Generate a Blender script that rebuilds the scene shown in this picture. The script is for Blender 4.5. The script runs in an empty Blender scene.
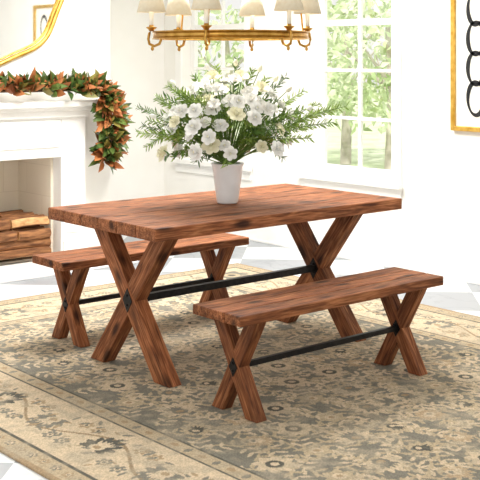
import bpy, bmesh, math, random
import numpy as np
from mathutils import Vector, Matrix
random.seed(7); np.random.seed(7)
scene = bpy.context.scene
try: scene.view_settings.view_transform = 'Standard'
except Exception: pass

def s2l(c):
    return tuple(((x/255)/12.92 if x/255 <= .04045 else ((x/255+.055)/1.055)**2.4) for x in c)
def L4(c): return (*s2l(c), 1)

# ------------------------------------------------------------ materials
def new_mat(name, col=(200,200,200), rough=.6, metal=0, spec=None):
    m = bpy.data.materials.new(name); m.use_nodes = True
    b = m.node_tree.nodes['Principled BSDF']
    b.inputs['Base Color'].default_value = L4(col)
    b.inputs['Roughness'].default_value = rough
    b.inputs['Metallic'].default_value = metal
    if spec is not None: b.inputs['Specular IOR Level'].default_value = spec
    return m
def nd(m, t, **kw):
    n = m.node_tree.nodes.new(t)
    for k, v in kw.items(): setattr(n, k, v)
    return n
def lk(m, a, b): m.node_tree.links.new(a, b)
def varied(name, c1, c2, scale=8, rough=.6, metal=0, bump=0, stretch=(1,1,1), spec=None, detail=4, lo=.35, hi=.65):
    m = new_mat(name, c1, rough, metal, spec); b = m.node_tree.nodes['Principled BSDF']
    tc = nd(m,'ShaderNodeTexCoord'); mp = nd(m,'ShaderNodeMapping'); mp.inputs['Scale'].default_value = stretch
    nz = nd(m,'ShaderNodeTexNoise'); nz.inputs['Scale'].default_value = scale; nz.inputs['Detail'].default_value = detail
    cr = nd(m,'ShaderNodeValToRGB')
    cr.color_ramp.elements[0].position = lo; cr.color_ramp.elements[0].color = L4(c1)
    cr.color_ramp.elements[1].position = hi; cr.color_ramp.elements[1].color = L4(c2)
    lk(m,tc.outputs['Object'],mp.inputs['Vector']); lk(m,mp.outputs[0],nz.inputs['Vector'])
    lk(m,nz.outputs['Fac'],cr.inputs['Fac']); lk(m,cr.outputs['Color'],b.inputs['Base Color'])
    if bump:
        bp = nd(m,'ShaderNodeBump'); bp.inputs['Strength'].default_value = bump; bp.inputs['Distance'].default_value=.01
        lk(m,nz.outputs['Fac'],bp.inputs['Height']); lk(m,bp.outputs[0],b.inputs['Normal'])
    return m

def wood_mat(name, dark, mid, light):
    m = new_mat(name, mid, .6, 0, .2); b = m.node_tree.nodes['Principled BSDF']
    tc = nd(m,'ShaderNodeTexCoord'); oi = nd(m,'ShaderNodeObjectInfo')
    off = nd(m,'ShaderNodeVectorMath', operation='MULTIPLY_ADD')
    cx = nd(m,'ShaderNodeCombineXYZ')
    for i in range(3): lk(m, oi.outputs['Random'], cx.inputs[i])
    off.inputs[1].default_value = (17,11,5)
    lk(m,cx.outputs[0],off.inputs[0]); lk(m,tc.outputs['Object'],off.inputs[2])
    def noise(stretch, scale, detail, dist=0):
        mp = nd(m,'ShaderNodeMapping'); mp.inputs['Scale'].default_value = stretch
        nz = nd(m,'ShaderNodeTexNoise'); nz.inputs['Scale'].default_value = scale
        nz.inputs['Detail'].default_value = detail; nz.inputs['Distortion'].default_value = dist
        lk(m,off.outputs[0],mp.inputs['Vector']); lk(m,mp.outputs[0],nz.inputs['Vector'])
        return nz
    g = noise((1.6,18,18), 2.6, 8, 1.8)
    f = noise((2.5,60,60), 3, 4)
    k = noise((3.0,7,7), 2.4, 4)
    cr = nd(m,'ShaderNodeValToRGB'); e = cr.color_ramp.elements
    e[0].position=.34; e[0].color=L4(dark); e[1].position=.66; e[1].color=L4(light)
    x = e.new(.5); x.color = L4(mid)
    mixv = nd(m,'ShaderNodeMix'); mixv.data_type='FLOAT'; mixv.inputs[0].default_value=.38
    lk(m,g.outputs['Fac'],mixv.inputs[2]); lk(m,f.outputs['Fac'],mixv.inputs[3])
    lk(m,mixv.outputs[0],cr.inputs['Fac'])
    hs = nd(m,'ShaderNodeHueSaturation')
    mr = nd(m,'ShaderNodeMapRange'); mr.inputs[3].default_value=.80; mr.inputs[4].default_value=1.2
    lk(m,oi.outputs['Random'],mr.inputs[0]); 
    mr2 = nd(m,'ShaderNodeMapRange'); mr2.inputs[1].default_value=.32; mr2.inputs[2].default_value=.68; mr2.inputs[3].default_value=.70; mr2.inputs[4].default_value=1.26
    lk(m,k.outputs['Fac'],mr2.inputs[0])
    mul = nd(m,'ShaderNodeMath', operation='MULTIPLY'); lk(m,mr.outputs[0],mul.inputs[0]); lk(m,mr2.outputs[0],mul.inputs[1])
    lk(m,mul.outputs[0],hs.inputs['Value']); lk(m,cr.outputs['Color'],hs.inputs['Color'])
    mpk = nd(m,'ShaderNodeMapping'); mpk.inputs['Scale'].default_value=(4.2,11,11)
    vo = nd(m,'ShaderNodeTexVoronoi'); vo.inputs['Scale'].default_value=1.0
    lk(m,off.outputs[0],mpk.inputs['Vector']); lk(m,mpk.outputs[0],vo.inputs['Vector'])
    kr = nd(m,'ShaderNodeMapRange'); kr.inputs[1].default_value=.12; kr.inputs[2].default_value=.28; kr.inputs[3].default_value=.88; kr.inputs[4].default_value=0
    lk(m,vo.outputs['Distance'],kr.inputs[0])
    mx = nd(m,'ShaderNodeMix'); mx.data_type='RGBA'
    lk(m,kr.outputs[0],mx.inputs[0]); lk(m,hs.outputs[0],mx.inputs[6]); mx.inputs[7].default_value=L4(tuple(c*.6 for c in dark))
    lk(m,mx.outputs[2],b.inputs['Base Color'])
    bp = nd(m,'ShaderNodeBump'); bp.inputs['Strength'].default_value=.4; bp.inputs['Distance'].default_value=.005
    lk(m,mixv.outputs[0],bp.inputs['Height']); lk(m,bp.outputs[0],b.inputs['Normal'])
    return m

WOOD = wood_mat('reclaimed_wood', (79,44,27), (138,83,51), (183,123,81))
BLACK = varied('black_metal',(22,22,22),(38,36,35),40,.45,.6)
WALL = varied('wall_paint',(244,242,236),(248,246,241),3,.9,0,.02)
TRIM = varied('trim_paint',(246,245,241),(250,249,246),5,.5,0,0)
CEIL = varied('ceiling_paint',(245,245,243),(250,250,249),3,.9)
BRASS = varied('brushed_brass',(180,134,56),(208,162,84),30,.28,.9)
GOLD = varied('gold_leaf',(200,154,58),(228,186,94),25,.35,.75)
SHADE = varied('lamp_shade_linen',(240,226,196),(246,234,208),60,.9)
CANDLE = varied('candle_sleeve',(248,242,226),(252,248,236),20,.6)
CERAM = varied('white_ceramic',(240,240,240),(248,248,248),10,.25)

# ------------------------------------------------------------ mesh helpers
def link(o, parent=None):
    scene.collection.objects.link(o)
    if parent: o.parent = parent
    return o
def empty(name, loc=(0,0,0)):
    e = bpy.data.objects.new(name, None); e.location = loc; e.empty_display_size=.1
    return link(e)
def mesh_obj(name, verts, faces, mats, parent=None, fm=None, smooth=False, bevel=0):
    me = bpy.data.meshes.new(name); me.from_pydata([tuple(v) for v in verts], [], faces)
    if not isinstance(mats,(list,tuple)): mats=[mats]
    for m in mats: me.materials.append(m)
    if fm is not None: me.polygons.foreach_set('material_index', fm)
    if smooth: me.polygons.foreach_set('use_smooth',[True]*len(me.polygons))
    me.update()
    o = bpy.data.objects.new(name, me); link(o,parent)
    if bevel:
        b = o.modifiers.new('bevel','BEVEL'); b.width=bevel; b.segments=2; b.limit_method='ANGLE'
    return o
BF = [(0,3,2,1),(4,5,6,7),(0,1,5,4),(1,2,6,5),(2,3,7,6),(3,0,4,7)]
class MB:
    def __init__(s): s.v=[]; s.f=[]; s.m=[]
    def add(s, vs, fs, mi=0):
        o=len(s.v); s.v+= [tuple(v) for v in vs]; s.f += [tuple(i+o for i in f) for f in fs]; s.m += [mi]*len(fs)
    def box(s, a, b, mi=0):
        (x0,y0,z0),(x1,y1,z1)=a,b
        s.add([(x0,y0,z0),(x1,y0,z0),(x1,y1,z0),(x0,y1,z0),(x0,y0,z1),(x1,y0,z1),(x1,y1,z1),(x0,y1,z1)],BF,mi)
    def lathe(s, c, prof, n=24, mi=0, axis=None):
        c=Vector(c); R=Matrix.Identity(3)
        if axis is not None: R=Vector(axis).to_track_quat('Z','Y').to_matrix()
        vs=[]; fs=[]
        for r,z in prof:
            for i in range(n):
                a=2*math.pi*i/n; vs.append(c+R@Vector((r*math.cos(a),r*math.sin(a),z)))
        for k in range(len(prof)-1):
            for i in range(n):
                j=(i+1)%n; fs.append((k*n+i,k*n+j,(k+1)*n+j,(k+1)*n+i))
        s.add(vs,fs,mi)
    def tube(s, pts, r, n=8, mi=0, closed=False):
        pts=[Vector(p) for p in pts]; N=len(pts); vs=[]; fs=[]
        rr = r if isinstance(r,(list,tuple)) else [r]*N
        for k,p in enumerate(pts):
            if closed: t=pts[(k+1)%N]-pts[k-1]
            else: t=pts[min(k+1,N-1)]-pts[max(k-1,0)]
            t.normalize()
            up=Vector((0,0,1)) if abs(t.z)<.95 else Vector((1,0,0))
            a=t.cross(up).normalized(); b=a.cross(t)
            for i in range(n):
                q=2*math.pi*i/n; vs.append(p+(a*math.cos(q)+b*math.sin(q))*rr[k])
        for k in range(N if closed else N-1):
            k2=(k+1)%N
            for i in range(n):
                j=(i+1)%n; fs.append((k*n+i,k*n+j,k2*n+j,k2*n+i))
        if not closed:
            fs.append(tuple(range(n))); fs.append(tuple((N-1)*n+i for i in range(n))[::-1])
        s.add(vs,fs,mi)
    def obj(s,name,mats,parent=None,smooth=False,bevel=0):
        return mesh_obj(name,s.v,s.f,mats,parent,s.m,smooth,bevel)
def box(name,a,b,mat,parent=None,bevel=0):
    c=[(a[i]+b[i])/2 for i in range(3)]; m=MB()
    m.box([a[i]-c[i] for i in range(3)],[b[i]-c[i] for i in range(3)])
    o=m.obj(name,mat,parent,False,bevel)
    o.location=Vector(c)-(parent.location if parent else Vector((0,0,0)))
    return o

# ------------------------------------------------------------ room shell
U1=5.9; V1=8.0; ZC=2.9
FLO = new_mat('marble_tile_floor',(235,235,235),.3)
def floor_mat():
    m=FLO; b=m.node_tree.nodes['Principled BSDF']
    tc=nd(m,'ShaderNodeTexCoord'); mp=nd(m,'ShaderNodeMapping'); mp.inputs['Rotation'].default_value=(0,0,math.radians(45))
    mp.inputs['Location'].default_value=(.12,.2,0)
    ck=nd(m,'ShaderNodeTexChecker'); ck.inputs['Scale'].default_value=1/.52
    ck.inputs['Color1'].default_value=L4((228,230,232)); ck.inputs['Color2'].default_value=L4((160,164,170))
    lk(m,tc.outputs['Object'],mp.inputs['Vector']); lk(m,mp.outputs[0],ck.inputs['Vector'])
    nz=nd(m,'ShaderNodeTexNoise'); nz.inputs['Scale'].default_value=2.5; nz.inputs['Detail'].default_value=9; nz.inputs['Distortion'].default_value=1.5
    lk(m,tc.outputs['Object'],nz.inputs['Vector'])
    cr=nd(m,'ShaderNodeValToRGB'); cr.color_ramp.elements[0].position=.47; cr.color_ramp.elements[0].color=(1,1,1,1)
    cr.color_ramp.elements[1].position=.53; cr.color_ramp.elements[1].color=(1,1,1,1)
    e=cr.color_ramp.elements.new(.5); e.color=(.80,.81,.83,1)
    lk(m,nz.outputs['Fac'],cr.inputs['Fac'])
    mx=nd(m,'ShaderNodeMix'); mx.data_type='RGBA'; mx.blend_type='MULTIPLY'; mx.inputs[0].default_value=1
    lk(m,ck.outputs['Color'],mx.inputs[6]); lk(m,cr.outputs['Color'],mx.inputs[7])
    lk(m,mx.outputs[2],b.inputs['Base Color'])
floor_mat()
m=MB(); m.box((-1,-1,-.1),(U1+.15,V1+.15,0)); m.obj('floor',FLO)
m=MB(); m.box((-1,-1,ZC),(U1+.15,V1+.15,ZC+.1)); m.obj('ceiling',CEIL)
m=MB(); m.box((-1,V1,0),(U1+.15,V1+.15,ZC)); m.obj('wall_back',WALL)
WIN=[(5.24,6.09),(6.86,7.72)]; WZ0,WZ1=.60,2.55
m=MB(); prev=-1
for a,b in WIN:
    m.box((U1,prev,0),(U1+.15,a,ZC)); m.box((U1,a,0),(U1+.15,b,WZ0)); m.box((U1,a,WZ1),(U1+.15,b,ZC)); prev=b
m.box((U1,prev,0),(U1+.15,V1,ZC)); m.obj('wall_right',WALL)
def baseboard(name,a,b,axis):
    m=MB()
    if axis=='u':
        m.box((U1-.018,a,0),(U1,b,.15)); m.box((U1-.012,a,.15),(U1,b,.175)); m.box((U1-.03,a,0),(U1-.018,b,.02))
    else:
        m.box((a,V1-.018,0),(b,V1,.15)); m.box((a,V1-.012,.15),(b,V1,.175)); m.box((a,V1-.03,0),(b,V1-.018,.02))
    m.obj(name,TRIM,None,False,.003)
baseboard('baseboard_right',-1,V1-.03,'u')
baseboard('baseboard_back',4.76,U1-.03,'v')
GLASS=bpy.data.materials.new('window_glass'); GLASS.use_nodes=True
nt=GLASS.node_tree; nt.nodes.remove(nt.nodes['Principled BSDF'])
tr=nt.nodes.new('ShaderNodeBsdfTransparent'); gl=nt.nodes.new('ShaderNodeBsdfGlossy'); gl.inputs['Roughness'].default_value=.02
mxs=nt.nodes.new('ShaderNodeMixShader'); mxs.inputs[0].default_value=.05
nt.links.new(tr.outputs[0],mxs.inputs[1]); nt.links.new(gl.outputs[0],mxs.inputs[2]); nt.links.new(mxs.outputs[0],nt.nodes['Material Output'].inputs[0])
for i,(a,b) in enumerate(WIN):
    e=empty('window_%d'%(i+1),(U1,(a+b)/2,WZ0))
    def put(o): o.location=-e.location; return o
    m=MB(); c=.085
    m.box((U1-.022,a-c,WZ0-.02),(U1,a,WZ1+c)); m.box((U1-.022,b,WZ0-.02),(U1,b+c,WZ1+c)); m.box((U1-.022,a,WZ1),(U1,b,WZ1+c))
    m.box((U1-.03,a-c-.01,WZ1+c),(U1,b+c+.01,WZ1+c+.03))
    put(m.obj('casing',TRIM,e,False,.004))
    m=MB(); m.box((U1-.06,a-c-.02,WZ0-.03),(U1-.0225,b+c+.02,WZ0+.008)); m.box((U1-.0225,a+.002,WZ0-.0),(U1+.15,b-.002,WZ0+.008)) ; m.box((U1-.02,a-c,WZ0-.11),(U1,b+c,WZ0-.03))
    put(m.obj('sill',TRIM,e,False,.003))
    m=MB(); x0,x1=U1+.09,U1+.13; s=.055
    m.box((x0,a,WZ0),(x1,a+s,WZ1)); m.box((x0,b-s,WZ0),(x1,b,WZ1)); m.box((x0,a+s,WZ0),(x1,b-s,WZ0+.08)); m.box((x0,a+s,WZ1-s),(x1,b-s,WZ1))
    mid=(a+b)/2; m.box((x0+.005,mid-.013,WZ0+.08),(x1-.005,mid+.013,WZ1-s))
    z=WZ0+.08; rows=5; hh=(WZ1-s-z)/rows
    for k in range(1,rows):
        t=.024 if k==3 else .012
        m.box((x0+.004,a+s,z+k*hh-t),(x1-.004,b-s,z+k*hh+t))
    put(m.obj('sash',TRIM,e,False,.003))
    m=MB(); m.box((x0+.018,a+s,WZ0+.08),(x0+.022,b-s,WZ1-s)); put(m.obj('glass_pane',GLASS,e))

# chimney breast (architectural, split so that the hearth opening stays open)
for nm,a,b in (('wall_chimney_left',(2.6,7.15,0),(3.1,V1,ZC)),('wall_chimney_right',(4.24,7.15,0),(4.75,V1,ZC)),('wall_chimney_over',(3.1,7.15,.765),(4.24,V1,ZC)),('wall_chimney_rear',(3.1,7.66,0),(4.24,V1,.765))):
    m=MB(); m.box(a,b); m.obj(nm,WALL)

# ------------------------------------------------------------ fireplace
FP=empty('fireplace',(3.67,7.1,0))
def pf(o,e): o.location=-e.location; return o
m=MB()
m.box((2.89,7.03,0),(3.1,7.15,1.10)); m.box((4.24,7.03,0),(4.45,7.15,1.10)); m.box((3.1,7.03,.765),(4.24,7.15,1.10))
for a,b in((2.88,3.09),(4.25,4.46)): m.box((a,7.01,0),(b,7.03,.14))
m.box((2.93,7.018,.2),(3.06,7.03,.74)); m.box((4.28,7.018,.2),(4.41,7.03,.74)); m.box((3.12,7.018,.84),(4.22,7.03,1.04))
m.box((2.87,7.0,1.06),(4.47,7.15,1.11))
m.box((2.84,6.97,1.11),(4.50,7.15,1.14)); 
pf(m.obj('surround',TRIM,FP,False,.005),FP)
m=MB(); m.box((2.8,6.92,1.14),(4.54,7.15,1.185)); pf(m.obj('mantel_shelf',TRIM,FP,False,.006),FP)
def brick_mat():
    m=new_mat('firebox_stone',(200,190,170),.9); b=m.node_tree.nodes['Principled BSDF']
    tc=nd(m,'ShaderNodeTexCoord'); sp=nd(m,'ShaderNodeSeparateXYZ'); cb=nd(m,'ShaderNodeCombineXYZ'); ad=nd(m,'ShaderNodeMath',operation='ADD')
    br=nd(m,'ShaderNodeTexBrick'); br.inputs['Scale'].default_value=1; br.inputs['Brick Width'].default_value=.46; br.inputs['Row Height'].default_value=.23
    br.inputs['Mortar Size'].default_value=.003; br.inputs['Color1'].default_value=L4((243,232,212)); br.inputs['Color2'].default_value=L4((246,236,218)); br.inputs['Mortar'].default_value=L4((234,223,203))
    lk(m,tc.outputs['Object'],sp.inputs[0]); lk(m,sp.outputs[0],ad.inputs[0]); lk(m,sp.outputs[1],ad.inputs[1])
    lk(m,ad.outputs[0],cb.inputs[0]); lk(m,sp.outputs[2],cb.inputs[1]); lk(m,cb.outputs[0],br.inputs['Vector']); lk(m,br.outputs['Color'],b.inputs['Base Color'])
    return m
m=MB(); m.box((3.1,7.64,0),(4.24,7.66,.765)); m.box((4.22,7.15,0),(4.24,7.64,.765)); m.box((3.1,7.15,0),(3.12,7.64,.765)); m.box((3.12,7.15,0),(4.22,7.64,.015))
pf(m.obj('firebox_lining',brick_mat(),FP),FP)
m=MB(); m.box((2.75,6.55,0),(4.6,7.03,.018)); pf(m.obj('hearth_slab',TRIM,FP,False,.004),FP)

# firewood: stacked round and split logs of two lengths, ends showing
BARK=varied('log_bark',(104,66,40),(168,116,74),16,.9,0,.6,(.6,3,3)); CUT=varied('log_cut',(190,138,88),(224,180,128),10,.85,0,.3,(2,5,5))
m=MB()
def log(x0,x1,y,z,r,split):
    n=12; cuts=7; a0=random.random()*6; vs=[]
    lump=[random.uniform(.92,1.06) for _ in range(n)]
    by=random.uniform(-.012,.012); bz=random.uniform(-.006,.010)
    for k in range(cuts+1):
        t=k/cuts; xx=x0+(x1-x0)*t; dy=by*math.sin(math.pi*t)+random.uniform(-.002,.002); dz=bz*math.sin(math.pi*t); sc=1+random.uniform(-.04,.05)
        for i in range(n):
            a=a0+2*math.pi*i/n; rr=r*lump[i]*sc
            if split and i<5: rr*=[.95,.72,.62,.72,.95][i]
            vs.append((xx,y+dy+rr*math.cos(a),max(.016,z+dz+rr*math.sin(a))))
    for k in range(cuts):
        for i in range(n):
            j=(i+1)%n; m.add([vs[k*n+i],vs[k*n+j],vs[(k+1)*n+j],vs[(k+1)*n+i]],[(0,1,2,3)],1 if (split and i<4) else 0)
    m.add(vs[:n],[tuple(range(n))],1); m.add(vs[-n:],[tuple(range(n))],1)
z=.06; row=0
while z<.29:
    y=7.10+(.03 if row%2 else 0)
    while y<7.55:
        r=random.uniform(.036,.046); md=random.uniform(3.55,3.95); sp_=random.random()<.5
        log(3.14+random.random()*.03,md-.01,y,z,r,sp_); log(md+.01,4.17+random.random()*.035,y,z+random.uniform(-.006,.006),r*random.uniform(.86,1.04),random.random()<.5)
        y+=.083
    z+=.074; row+=1
m.obj('firewood_stack',[BARK,CUT])

# mirror over the mantel
MIR=empty('wall_mirror',(3.67,7.13,2.08))
def mr_r(t): return .63*(1+.022*math.cos(8*t))
N=160; pts=[(mr_r(2*math.pi*i/N)*math.cos(2*math.pi*i/N)*1.04,0,mr_r(2*math.pi*i/N)*math.sin(2*math.pi*i/N)) for i in range(N)]
m=MB(); m.tube(pts,.018,10,0,True); m.tube([(p[0]*.95,-.008,p[2]*.95) for p in pts],.007,8,0,True); m.obj('frame',GOLD,MIR,True)
MG=varied('mirror_silver',(236,240,240),(242,244,244),2,.03,1)
m=MB(); m.add([(p[0]*.98,.004,p[2]*.98) for p in pts],[tuple(range(N))]); m.add([(p[0]*.98,.014,p[2]*.98) for p in pts],[tuple(range(N))]); m.obj('mirror_glass',MG,MIR)

# ------------------------------------------------------------ leaf helper
def leaf(m, base, direc, up, ln, w, mi, curl=.15, fold=.2, seg=4):
    d=Vector(direc).normalized(); s=d.cross(Vector(up))
    if s.length<1e-3: s=d.cross(Vector((1,.3,.2)))
    s.normalize(); n=s.cross(d)
    vs=[]; base=Vector(base)
    for k in range(seg+1):
        t=k/seg; ww=w*.5*math.sin(math.pi*min(1,max(.03,t**.8)))
        if k==seg: ww=w*.02
        c=base+d*ln*t-n*curl*ln*t*t
        vs+= [c-s*ww+n*fold*ww, c, c+s*ww+n*fold*ww]
    fs=[]
    for k in range(seg):
        o=k*3; fs+= [(o,o+1,o+4,o+3),(o+1,o+2,o+5,o+4)]
    m.add(vs,fs,mi)
def rv():
    while True:
        v=Vector((random.uniform(-1,1),random.uniform(-1,1),random.uniform(-1,1)))
        if .1<v.length<1: return v.normalized()

# garland of magnolia leaves on the mantel
MGc=[varied('magnolia_green',(54,80,36),(98,120,58),9,.35),varied('magnolia_copper',(152,88,46),(204,132,78),9,.55),varied('magnolia_olive',(118,114,52),(156,144,70),9,.45),varied('garland_stem',(70,48,30),(96,66,40),9,.8)]
m=MB()
path=[Vector((2.75,6.99,1.26)),Vector((3.3,6.98,1.27)),Vector((3.9,6.97,1.265)),Vector((4.28,6.95,1.265)),Vector((4.50,6.94,1.24)),Vector((4.61,6.94,1.12)),Vector((4.62,6.95,.92)),Vector((4.58,6.98,.72))]
def along(t):
    t*=len(path)-1; k=min(int(t),len(path)-2); return path[k].lerp(path[k+1],t-k),(path[k+1]-path[k]).normalized()
m.tube([along(i/40)[0] for i in range(41)],.014,6,3)
for i in range(560):
    t=random.random()**.8
    p,tg=along(t)
    r=rv(); r=(r-tg*r.dot(tg)); 
    if r.length<.1: continue
    r.normalize()
    if r.y>.1: r.y*=-1
    if t<.62 and r.z<-.2: r.z*=-.6
    d=(tg*random.uniform(-.7,.9)+r*random.uniform(.6,1.2))
    leaf(m,p+r*random.uniform(.01,.05),d,Vector((.3,-1,.4))+rv()*.8,random.uniform(.10,.155),random.uniform(.05,.072),random.choices([0,1,2],[4.6,4,1.4])[0],random.uniform(-.2,.35),random.uniform(.1,.5))
m.obj('magnolia_garland',MGc,None,True)

# ------------------------------------------------------------ framed art
AR=empty('framed_artwork',(U1,4.33,1.45))
def MBbox(name,a,b,mat,bev):
    m=MB(); m.box(a,b); return m.obj(name,mat,AR,False,bev)
def b2(name,a,b,mat,bev=0): return pf(MBbox(name,a,b,mat,bev),AR)
a0,a1,z0,z1=3.96,4.70,1.01,2.06
m=MB(); fw=.032
m.box((U1-.035,a0,z0),(U1,a0+fw,z1)); m.box((U1-.035,a1-fw,z0),(U1,a1,z1)); m.box((U1-.035,a0+fw,z0),(U1,a1-fw,z0+fw)); m.box((U1-.035,a0+fw,z1-fw),(U1,a1-fw,z1))
pf(m.obj('frame',GOLD,AR,False,.004),AR)
PAPER=varied('art_paper',(238,234,222),(242,238,228),6,.9); INK=varied('black_ink',(22,22,24),(36,36,38),20,.8)
b2('mat_board',(U1-.014,a0+fw,z0+fw),(U1-.002,a1-fw,z1-fw),PAPER)
m=MB()
def loop(cv,cz,rv_,rz,w,ph=0):
    n=48; vs=[];fs=[]
    for i in range(n):
        a=2*math.pi*i/n; ww=w*(1+.3*math.sin(a*2+ph))
        for q in(-1,1):
            vs.append((U1-.0165,cv+(rv_+q*ww/2)*math.cos(a),cz+(rz+q*ww/2)*math.sin(a)))
    for i in range(n):
        j=(i+1)%n; fs.append((2*i,2*i+1,2*j+1,2*j))
    m.add(vs,fs)
for cv,s in((4.50,0),(4.33,1),(4.16,2)):
    for k in range(4): loop(cv,1.23+k*.20+.02*(s%2),.066,.11,.026,s+k)
pf(m.obj('ink_loops',INK,AR),AR)

# ------------------------------------------------------------ X-frame furniture
def beam(name, x, y0, y1, z0, z1, w, t, parent):
    d=Vector((0,y1-y0,z1-z0)); Ln=d.length; ex=d.normalized()
    hw=w/2*Ln/abs(d.z)
    pts=[]
    for xx in(-t/2,t/2):
        pts+= [Vector((x+xx,y0-hw,z0)),Vector((x+xx,y0+hw,z0)),Vector((x+xx,y1+hw,z1)),Vector((x+xx,y1-hw,z1))]
    ez=Vector((1,0,0)); ey=ez.cross(ex)
    R=Matrix((ex,ey,ez)).transposed(); c=Vector((x,(y0+y1)/2,(z0+z1)/2))
    vs=[R.transposed()@(p-c) for p in pts]
    fs=[(0,1,2,3),(7,6,5,4),(0,4,5,1),(1,5,6,2),(2,6,7,3),(3,7,4,0)]
    o=mesh_obj(name,vs,fs,WOOD,parent,None,False,.004)
    bm=bmesh.new(); bm.from_mesh(o.data); bmesh.ops.recalc_face_normals(bm,faces=bm.faces); bm.to_mesh(o.data); bm.free()
    o.matrix_local=Matrix.Translation(c-parent.location)@R.to_4x4()
    return o
RZ=.0095
def xtable(name,u0,u1,v0,v1,h,th,nplank,insets,spread,w,t,bar):
    P=empty(name,((u0+u1)/2,(v0+v1)/2,RZ)); cv=(v0+v1)/2
    pw=(v1-v0)/nplank; xa,xb=u0+insets[0],u1-insets[1]
    for i in range(nplank):
        box('top_plank_%d'%(i+1),(u0+random.uniform(0,.002),v0+i*pw+.0016,h-th),(u1-random.uniform(0,.002),v0+(i+1)*pw-.0016,h-random.uniform(0,.0008)),WOOD,P,.005)
    k=1
    for n_,x in enumerate((xa,xb)):
        beam('leg_%d'%k,x,cv-spread,cv+spread,RZ,h-th,w,t,P)
        beam('leg_%d'%(k+1),x,cv+spread,cv-spread,RZ,h-th,w,t-.004,P); k+=2
        m=MB(); zc=(h-th)/2; s=w*.42
        for q in(-1,1):
            xf=x+q*t/2
            m.add([(xf-.003,cv,zc-s*1.5),(xf-.003,cv+s,zc),(xf-.003,cv,zc+s*1.5),(xf-.003,cv-s,zc),(xf+.003,cv,zc-s*1.5),(xf+.003,cv+s,zc),(xf+.003,cv,zc+s*1.5),(xf+.003,cv-s,zc)],BF)
            for dz in(-s*.6,s*.6): m.lathe((xf+q*.003,cv,zc+dz),[(0,.006),(.006,.005),(.007,0)],8,0,(q,0,0))
        pf(m.obj('bracket_%d'%(n_+1),BLACK,P),P)
    zc=(h-th)/2
    m=MB(); m.box((xa+t/2,cv-bar/2,zc-bar*.5),(xb-t/2,cv+bar/2,zc+bar*.5)); pf(m.obj('stretcher_bar',BLACK,P,False,.003),P)
    return P
xtable('dining_table',2.778,4.385,3.83,4.74,.76,.058,6,(.205,.175),.27,.092,.075,.034)
xtable('dining_bench',2.838,4.115,3.333,3.65,.46,.044,3,(.125,.135),.112,.064,.06,.024)
xtable('dining_bench.001',2.90,4.15,4.79,5.11,.46,.044,3,(.14,.125),.112,.064,.06,.024)

# ------------------------------------------------------------ rug
ru0,ru1,rv0,rv1=1.995,5.13,1.80,6.06
RES=.0055
nu=int((ru1-ru0)/RES); nv=int((rv1-rv0)/RES)
GU,GV=np.meshgrid(np.linspace(0,ru1-ru0,nu),np.linspace(0,rv1-rv0,nv),indexing='ij')
W_,H_=ru1-ru0,rv1-rv0
BEI=np.array((212,193,164.)); BEI2=np.array((191,173,144.)); GRY=np.array((134,130,118.)); DGR=np.array((99,97,89.)); TAN=np.array((172,149,119.))
img=np.zeros((nu,nv,3)); img[:]=GRY
E=np.minimum(np.minimum(GU,W_-GU),np.minimum(GV,H_-GV))
def band(a,b,c): img[(E>=a)&(E<b)]=c
band(0,.025,TAN); band(.025,.11,BEI2); band(.11,.122,DGR); band(.122,.135,BEI); band(.135,.50,BEI); band(.50,.512,DGR); band(.512,.575,BEI2); band(.575,.587,DGR)
def win(cx,cy,r):
    i0=max(0,int((cx-r)/W_*nu)); i1=min(nu,int((cx+r)/W_*nu)+2); j0=max(0,int((cy-r)/H_*nv)); j1=min(nv,int((cy+r)/H_*nv)+2)
    return slice(i0,i1),slice(j0,j1)
def ell(cx,cy,a,b,ang,col,al=1.0,sharp=1.0):
    s=win(cx,cy,max(a,b)*1.1)
    x=GU[s]-cx; y=GV[s]-cy; c,q=math.cos(ang),math.sin(ang)
    X=(x*c+y*q)/a; Y=(-x*q+y*c)/b
    k=(np.abs(X)**(2)+np.abs(Y)**2*(1+sharp*np.abs(X)**3))<1
    sub=img[s]; sub[k]=sub[k]*(1-al)+col*al; img[s]=sub
def rosette(cx,cy,r,n,c1,c2,c3):
    for i in range(n):
        a=2*math.pi*i/n; ell(cx+r*.62*math.cos(a),cy+r*.62*math.sin(a),r*.4,r*.27,a,c1)
    ell(cx,cy,r*.42,r*.42,0,c2,1,0); ell(cx,cy,r*.2,r*.2,0,c3,1,0)
def palm(cx,cy,r,ang,c1,c2,c3):
    for a in(-1.9,-1.35,-.8,-.4,0,.4,.8,1.35,1.9):
        L=r*(1.0-.17*abs(a)); ell(cx+L*.5*math.cos(ang+a),cy+L*.5*math.sin(ang+a),L*.5,r*.15,ang+a,c1)
    for a in(-.7,-.35,0,.35,.7): ell(cx+r*.28*math.cos(ang+a),cy+r*.28*math.sin(ang+a),r*.3,r*.07,ang+a,c2)
    ell(cx,cy,r*.24,r*.3,ang,c2,1,0); ell(cx,cy,r*.12,r*.16,ang,c3,1,0)
def vine(pts,w,col):
    for k in range(len(pts)-1):
        (x0,y0),(x1,y1)=pts[k],pts[k+1]; n=max(2,int(math.hypot(x1-x0,y1-y0)/(w*.7)))
        for i in range(n): ell(x0+(x1-x0)*i/n,y0+(y1-y0)*i/n,w,w,0,col,1,0)
def sleaf(x,y,a,l,col): ell(x+l*.5*math.cos(a),y+l*.5*math.sin(a),l*.5,l*.17,a,col)
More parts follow.
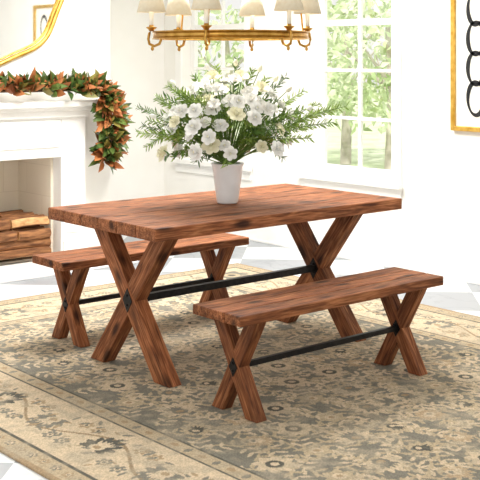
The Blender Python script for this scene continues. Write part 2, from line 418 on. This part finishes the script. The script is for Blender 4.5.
def border_run(fx,length,flip):
    n=max(2,round(length/.40)); st=length/n
    pts=[fx(s,.318+.075*math.sin(s/st*math.pi)) for s in np.linspace(0,length,int(length/.02))]
    vine(pts,.007,TAN*.92)
    for i in range(n):
        s=(i+.5)*st; side=1 if i%2 else -1
        x,y=fx(s,.318+side*.02); x2,y2=fx(s,.318+side*.02+.1)
        ang=math.atan2(y2-y,x2-x)+(0 if side<0 else math.pi)
        palm(x,y,.125,ang,GRY if i%2 else DGR,BEI,TAN)
        for ds in(-.15,.15):
            for q in(-1,1):
                xa,ya=fx(s+ds,.318+q*.085); rosette(xa,ya,.036,6,TAN if q>0 else GRY,BEI,DGR)
        for ds in np.linspace(-.19,.19,9):
            for q in(-1,1):
                xa,ya=fx(s+ds,.318+q*random.uniform(.04,.13)); sleaf(xa,ya,random.random()*6.28,random.uniform(.035,.06),random.choice([GRY,TAN,BEI2*.93,GRY]))
    for i in range(int(length/.085)):
        s=(i+.5)*.085; x,y=fx(s,.067); rosette(x,y,.026,5,GRY if i%2 else TAN,BEI,DGR)
        x,y=fx(s,.543); ell(x,y,.022,.014,0 if i%2 else 1.57,GRY if i%2 else TAN)
border_run(lambda s,e:(e,s+.0),H_,1); border_run(lambda s,e:(W_-e,s),H_,1)
def hrun(low):
    sv=img.copy(); border_run(lambda s,e:(s+.5,(e if low else H_-e)),W_-1.0,1)
    mk=(np.minimum(GU,W_-GU)<.135)
    img[mk]=sv[mk]
hrun(True); hrun(False)
for cx in(.318,W_-.318):
    for cy in(.318,H_-.318):
        ell(cx,cy,.17,.17,0,BEI,1,0); rosette(cx,cy,.14,8,GRY,BEI2,DGR)
fm_=(E>=.587); save=img.copy()
hw=W_/2
def sym(fn,x,y,ang=None):
    for mx_ in(0,1):
        X=x if not mx_ else W_-x
        A=None if ang is None else (ang if not mx_ else math.pi-ang)
        if ang is None: fn(X,y)
        else: fn(X,y,A)
SPX,SPY=.215,.235
rows=int((H_-1.2)/SPY)
for r_ in range(rows+1):
    y=.70+r_*SPY
    for c_ in range(6):
        x=.70+c_*SPX+(.10 if r_%2 else 0)
        if x>hw+.02: continue
        ka=(r_*3+c_*2)%5; a=random.choice([math.pi/2,-math.pi/2,.6,-.6])
        def stem(X,Y,A):
            pts=[(X+q*.2*math.cos(A)+.03*math.sin(q*6)*-math.sin(A),Y+q*.2*math.sin(A)+.03*math.sin(q*6)*math.cos(A)) for q in np.linspace(-1,1,16)]
            vine(pts,.006,BEI2)
            for q in np.linspace(-.95,.95,9):
                px,py=X+q*.2*math.cos(A),Y+q*.2*math.sin(A)
                for sg in(-1,1): sleaf(px,py,A+sg*1.0,.055,BEI if int(q*10)%2 else BEI2)
        for da in(.4,-1.1): sym(stem,x,y,a+da)
        if ka==0: sym(lambda X,Y,A:palm(X,Y,.125,A,BEI,GRY,TAN),x,y,a)
        elif ka==1: sym(lambda X,Y:rosette(X,Y,.085,8,BEI,DGR,BEI),x,y)
        elif ka==2: sym(lambda X,Y,A:palm(X,Y,.10,A,BEI2,DGR,BEI),x,y,a)
        elif ka==3: sym(lambda X,Y:rosette(X,Y,.065,6,BEI2,BEI,TAN),x,y)
        else: sym(lambda X,Y,A:palm(X,Y,.085,A,TAN+15,BEI,GRY),x,y,a)
img[~fm_]=save[~fm_]
def smooth_noise(n1,n2):
    g=np.random.rand(n1+2,n2+2); xi=np.linspace(0,n1,nu); yi=np.linspace(0,n2,nv)
    i=np.floor(xi).astype(int); j=np.floor(yi).astype(int); fx=(xi-i)[:,None]; fy=(yi-j)[None]
    return (g[i][:,j]*(1-fx)*(1-fy)+g[i+1][:,j]*fx*(1-fy)+g[i][:,j+1]*(1-fx)*fy+g[i+1][:,j+1]*fx*fy)
wn=smooth_noise(18,24)*.35+smooth_noise(90,120)*.65
wear=np.clip(.05+(wn-.5)*2.2,.0,.62)[...,None]
img=img*(1-wear)+((BEI*.57+GRY*.43))*wear
img*= (1+(np.random.rand(nu,nv,1)-.5)*.18)
img=np.clip(img*.98,0,255)
c=img/255; lin=np.where(c<=.04045,c/12.92,((c+.055)/1.055)**2.4)
me=bpy.data.meshes.new('area_rug')
TH=.008
zz=np.full((nu,nv),TH); vt=np.stack([GU+ru0,GV+rv0,zz],-1).reshape(-1,3)
idx=np.arange(nu*nv).reshape(nu,nv)
q=np.stack([idx[:-1,:-1],idx[1:,:-1],idx[1:,1:],idx[:-1,1:]],-1).reshape(-1,4)
ring=np.concatenate([idx[:,0],idx[-1,1:],idx[-2::-1,-1],idx[0,-2:0:-1]])
low=vt[ring].copy(); low[:,2]=0.0005; nb=len(vt); vt=np.concatenate([vt,low]); rn=len(ring)
kk=np.arange(rn); k2=(kk+1)%rn
sk=np.stack([ring[kk],nb+kk,nb+k2,ring[k2]],-1)
q=np.concatenate([q,sk])
me.vertices.add(len(vt)); me.vertices.foreach_set('co',vt.astype(np.float32).ravel())
me.loops.add(len(q)*4); me.loops.foreach_set('vertex_index',q.astype(np.int32).ravel())
me.polygons.add(len(q)); me.polygons.foreach_set('loop_start',(np.arange(len(q))*4).astype(np.int32))
me.polygons.foreach_set('loop_total',np.full(len(q),4,np.int32))
me.update(calc_edges=True)
ca=me.color_attributes.new('weave','FLOAT_COLOR','POINT')
colr=np.ones((len(vt),4),np.float32); colr[:nu*nv,:3]=lin.reshape(-1,3); colr[nu*nv:,:3]=lin.reshape(-1,3)[ring]
ca.data.foreach_set('color',colr.ravel())
RM=new_mat('woven_wool',(180,170,150),.95,0,.1); b=RM.node_tree.nodes['Principled BSDF']
at=nd(RM,'ShaderNodeAttribute'); at.attribute_name='weave'
tc=nd(RM,'ShaderNodeTexCoord'); nz=nd(RM,'ShaderNodeTexNoise'); nz.inputs['Scale'].default_value=220
bp=nd(RM,'ShaderNodeBump'); bp.inputs['Strength'].default_value=.5; bp.inputs['Distance'].default_value=.004
lk(RM,tc.outputs['Object'],nz.inputs['Vector']); lk(RM,nz.outputs['Fac'],bp.inputs['Height']); lk(RM,bp.outputs[0],b.inputs['Normal'])
lk(RM,at.outputs['Color'],b.inputs['Base Color'])
me.materials.append(RM)
link(bpy.data.objects.new('area_rug',me))

# ------------------------------------------------------------ vase + bouquet
CU,CV,CZ=3.558,4.28,.7605
m=MB()
prof=[(0,.002),(.045,.002),(.05,.0),(.054,.006),(.058,.03),(.070,.12),(.078,.185),(.083,.20),(.084,.204),(.080,.205),(.075,.198),(.066,.12),(.054,.03),(0,.025)]
m.lathe((CU,CV,CZ),prof,48); m.obj('flower_vase',CERAM,None,True)
FM=[varied('petal_white',(246,245,238),(252,252,248),30,.6),varied('leaf_fresh_green',(106,140,50),(160,186,88),8,.5),varied('leaf_dark_green',(62,98,38),(104,140,60),8,.5),varied('stem_green',(84,116,44),(112,140,62),8,.6),varied('petal_cream',(242,238,206),(249,246,222),30,.6)]
m=MB(); O=Vector((CU,CV,CZ+.19))
Rr=Vector((.7616,-.6487,0)); Ff=Vector((.648,.7616,0))
def flower(c,n,R,mi):
    n=n.normalized(); e1=n.cross(Vector((.3,.2,1))).normalized(); e2=n.cross(e1)
    for rk,(op,cnt,hh,ln) in enumerate(((1.05,6,.28,1.0),(.75,5,.6,.9),(.42,4,.8,.7))):
        ph=random.random()*6
        for i in range(cnt):
            f0=ph+2*math.pi*i/cnt; vs=[]; S=4; T=4
            for a in range(S+1):
                s=a/S; rad=R*ln*op*(s**.75)+R*.05; h=R*hh*(s**1.4)+ (R*.10*math.sin(s*3.1) if rk else -R*.22*max(0,s-.6))
                wd=(math.pi/cnt)*1.25*(math.sin(math.pi*(.12+.72*s))**.7)
                for b_ in range(T+1):
                    t=-1+2*b_/T; f=f0+t*wd*.9; rr=rad*(1-.10*t*t*s); 
                    vs.append(c+n*(h+R*.06*math.sin(5*t+f0)*s)+(e1*math.cos(f)+e2*math.sin(f))*rr)
            fs=[(a*(T+1)+b_,a*(T+1)+b_+1,(a+1)*(T+1)+b_+1,(a+1)*(T+1)+b_) for a in range(S) for b_ in range(T)]
            m.add(vs,fs,mi)
    m.lathe(c+n*R*.15,[(0,0),(R*.16,R*.1),(R*.14,R*.35),(0,R*.42)],8,4,n)
def curve(p0,p1,sag,n=8):
    out=[]
    for i in range(n+1):
        t=i/n; p=p0.lerp(p1,t); p=p+Vector((0,0,sag*math.sin(math.pi*t))); out.append(p)
    return out
fl=[]; tries=0
while len(fl)<100 and tries<9000:
    tries+=1
    th=random.random()*2*math.pi; el=math.asin(random.uniform(-.13,.98)); rr=random.uniform(.76,1.08)
    h=math.cos(el); p=Vector((CU,CV,1.08))+Vector((math.cos(th)*h*.31,math.sin(th)*h*.31,math.sin(el)*.33))*rr
    if p.z<1.03 and (p-Vector((CU,CV,p.z))).length<.16: continue
    if el<.1: p.z-=.02
    if all((p-q).length>.055 for q in fl): fl.append(p)
for p in fl:
    n=(p-Vector((CU,CV,1.0))).normalized()+rv()*.35+Vector((-.1,-.15,.1)); R=random.uniform(.030,.046)
    flower(p,n,R,random.choices([0,4],[9,1])[0])
    m.tube(curve(O+rv()*.01,p-n.normalized()*.003,.02,6),.0025,5,3)
def sprig(p1,sag,nl,ll,mi,lw=.26,r=.0022,t0=.38):
    pts=curve(O+rv()*.01,p1,sag,12); m.tube(pts,r,5,3)
    for i in range(nl):
        t=t0+(1-t0)*(i+random.random())/nl; k=min(int(t*12),11); p=pts[k].lerp(pts[k+1],t*12-k); tg=(pts[k+1]-pts[k]).normalized()
        r_=rv(); r_=(r_-tg*r_.dot(tg)).normalized(); L=ll*random.uniform(.7,1.15)*(1.15-.5*t)
        leaf(m,p,tg*random.uniform(.6,1.2)+r_,r_.cross(tg),L,L*lw,mi,random.uniform(-.1,.3),.15,3)
targets=[(-.47,1.24),(-.45,1.12),(-.41,1.18),(-.36,1.30),(-.41,1.05),(-.30,1.36),(.60,1.26),(.53,1.18),(.47,1.27),(.42,1.10),(.52,1.22),(.40,1.33),(.30,1.40),(.05,1.49),(-.06,1.46),(.13,1.44),(.20,1.40),(-.18,1.41),(-.24,1.33),(.36,1.22),(.28,.99),(.44,1.15),(-.33,1.12),(-.44,1.15),(.55,1.24)]
for x,z in targets:
    p=Vector((CU,CV,z))+Rr*x+Ff*random.uniform(-.15,.15)
    sprig(p,.05 if z>1.05 else .12,random.randint(66,86),.05,random.choice([1,1,1,2]),.17,.0022,.5)
for i in range(46):
    th=random.random()*6.28; rad=random.uniform(.2,.38); z=random.uniform(1.0,1.37)-(rad-.2)*.3
    sprig(Vector((CU+math.cos(th)*rad,CV+math.sin(th)*rad,z)),.06,random.randint(24,36),.058,random.choice([1,1,2]),.24)
for x,z in((-.1,1.44),(.16,1.43),(.3,1.33),(-.27,1.36),(.04,1.46),(-.36,1.2),(.40,1.24),(.24,1.38)):
    p=Vector((CU,CV,z))+Rr*x+Ff*random.uniform(-.1,.1); pts=curve(O,p,.03,8); m.tube(pts,.0022,5,3)
    n=(pts[-1]-pts[-2]).normalized(); m.lathe(p,[(0,-.004),(.010,.004),(.013,.016),(.008,.03),(0,.036)],8,random.choice([0,4]),n)
m.obj('flower_bouquet',FM,None,True)

# ------------------------------------------------------------ chandelier
CH=empty('chandelier',(3.58,4.28,1.615))
m=MB(); Rg=.39
m.lathe((0,0,0),[(Rg-.006,-.014),(Rg+.006,-.014),(Rg+.006,.014),(Rg-.006,.014),(Rg-.006,-.014)],72)
m.lathe((0,0,0),[(Rg-.009,.014),(Rg+.011,.014),(Rg+.011,.02),(Rg-.009,.02),(Rg-.009,.014)],72)
m.lathe((0,0,0),[(Rg-.009,-.02),(Rg+.011,-.02),(Rg+.011,-.014),(Rg-.009,-.014),(Rg-.009,-.02)],72)
base=math.atan2(-.6487,.7616)+math.radians(14)
cand=MB(); shd=MB()
for i in range(6):
    a=base+i*math.pi/3; c_,s_=math.cos(a),math.sin(a)
    x,y=Rg*c_,Rg*s_
    def Q(r,z): return ((Rg+r)*c_,(Rg+r)*s_,z)
    m.tube([Q(-.03,-.02),Q(-.02,-.045),Q(.005,-.055),Q(.03,-.045),Q(.036,-.02),Q(.03,.01),Q(.02,.03)],.007,8)
    m.lathe(Q(.015,-.06),[(0,-.02),(.007,-.015),(.009,-.006),(.005,.0),(.008,.006),(0,.01)],12)
    m.lathe(Q(.02,.02),[(0,0),(.012,.0),(.016,.008),(.026,.016),(.028,.02),(.012,.022),(.012,.03),(0,.03)],18)
    cand.lathe(Q(.02,.045),[(.0,0),(.0115,0),(.0115,.095),(0,.095)],14)
    m.lathe(Q(.02,.14),[(0,0),(.006,0),(.006,.03),(0,.03)],8)
    shd.lathe(Q(.02,.115),[(.072,0),(.0735,0),(.043,.12),(.0415,.12),(.072,0)],32)
    m.tube([Q(.02,.165),Q(.055,.165)],.002,5); m.tube([Q(.02,.165),Q(-.015,.165)],.002,5)
    if i%2==0: m.tube([(x*.99,y*.99,.015),(x*.93,y*.93,.25),(x*.6,y*.6,.48),(x*.2,y*.2,.56),(0.015*c_,.015*s_,.6)],.005,8)
m.lathe((0,0,.56),[(0,-.03),(.02,-.02),(.035,.0),(.03,.03),(.012,.05),(.012,.1),(0,.1)],20)
m.tube([(0,0,.64),(0,0,1.255)],.007,8)
m.lathe((0,0,1.255),[(0,-.03),(.02,-.025),(.06,-.005),(.065,.03),(0,.03)],24)
m.obj('brass_frame',BRASS,CH,True); cand.obj('candle_sleeves',CANDLE,CH,True); shd.obj('lamp_shades',SHADE,CH,True)

# ------------------------------------------------------------ outdoors
LAWN=varied('lawn_grass',(206,222,178),(226,236,204),2,.9)
m=MB(); m.box((U1+.2,-5,-.25),(40,40,-.2)); m.obj('lawn',LAWN)
TL=[varied('tree_leaf_pale',(206,222,176),(232,240,212),3,.8),varied('tree_leaf_mid',(178,200,144),(206,220,176),3,.8),varied('tree_bark',(190,182,168),(214,206,194),6,.9)]  # leaf and bark colours paled to paint in the outdoor glare
def tree(name,x,y,h,r,n):
    m=MB(); m.tube([(x,y,-.195),(x+.05,y,h*.4),(x,y+.05,h*.8)],[.09,.07,.03],8,2)
    for k in range(6):
        a=k*1.05; m.tube([(x,y,h*.35+k*.1),(x+math.cos(a)*r*.5,y+math.sin(a)*r*.5,h*.6+k*.1)],[.03,.012],6,2)
    for i in range(n):
        d=rv()*random.uniform(.5,1)**.6; p=Vector((x,y,h*.62))+Vector((d.x*r,d.y*r,d.z*h*.42))
        leaf(m,p,rv(),rv(),random.uniform(.12,.22),random.uniform(.06,.1),random.choice([0,0,1]),.2,.2,2)
    m.obj(name,TL,None,True)
tree('garden_tree',11.2,10.0,2.4,1.3,1500); tree('garden_tree.001',12.6,12.2,2.8,1.5,1500); tree('garden_tree.002',10.5,12.6,2.2,1.2,1300); tree('garden_tree.003',13.5,9.6,2.6,1.5,1400)

# ------------------------------------------------------------ light
w=bpy.data.worlds.new('sky'); scene.world=w; w.use_nodes=True
bg=w.node_tree.nodes['Background']; bg.inputs[0].default_value=(1,.985,.96,1); bg.inputs[1].default_value=.95
def area(name,loc,tgt,size,power,col=(1,1,1)):
    l=bpy.data.lights.new(name,'AREA'); l.shape='SQUARE'; l.size=size; l.energy=power; l.color=col
    o=bpy.data.objects.new(name,l); link(o); o.location=loc
    o.rotation_euler=(Vector(tgt)-Vector(loc)).to_track_quat('-Z','Y').to_euler(); return o
area('added_overhead_fill',(4.1,5.2,2.8),(4.0,5.0,0),1.3,138,(1,.98,.95))  # added area lamp without a fixture, lights the room from above
area('added_front_fill',(0.3,2.8,2.5),(4,5,.6),1.8,18,(1,.96,.9))  # unseen fill lamp added on the open side to brighten the room
s=bpy.data.lights.new('sun','SUN'); s.energy=3.5; s.angle=math.radians(4); s.color=(1,.97,.9)
o=bpy.data.objects.new('sun',s); link(o); o.rotation_euler=Vector((.6,.25,-.75)).to_track_quat('-Z','Y').to_euler()

# ------------------------------------------------------------ camera
cam=bpy.data.cameras.new('camera'); cam.lens=36*1091/480; cam.sensor_width=36; cam.shift_y=-182/480; cam.clip_start=.05
co=bpy.data.objects.new('camera',cam); link(co); co.location=(0,0,1.5)
co.rotation_euler=(math.pi/2,0,-math.atan2(.648,.7616))
scene.camera=co
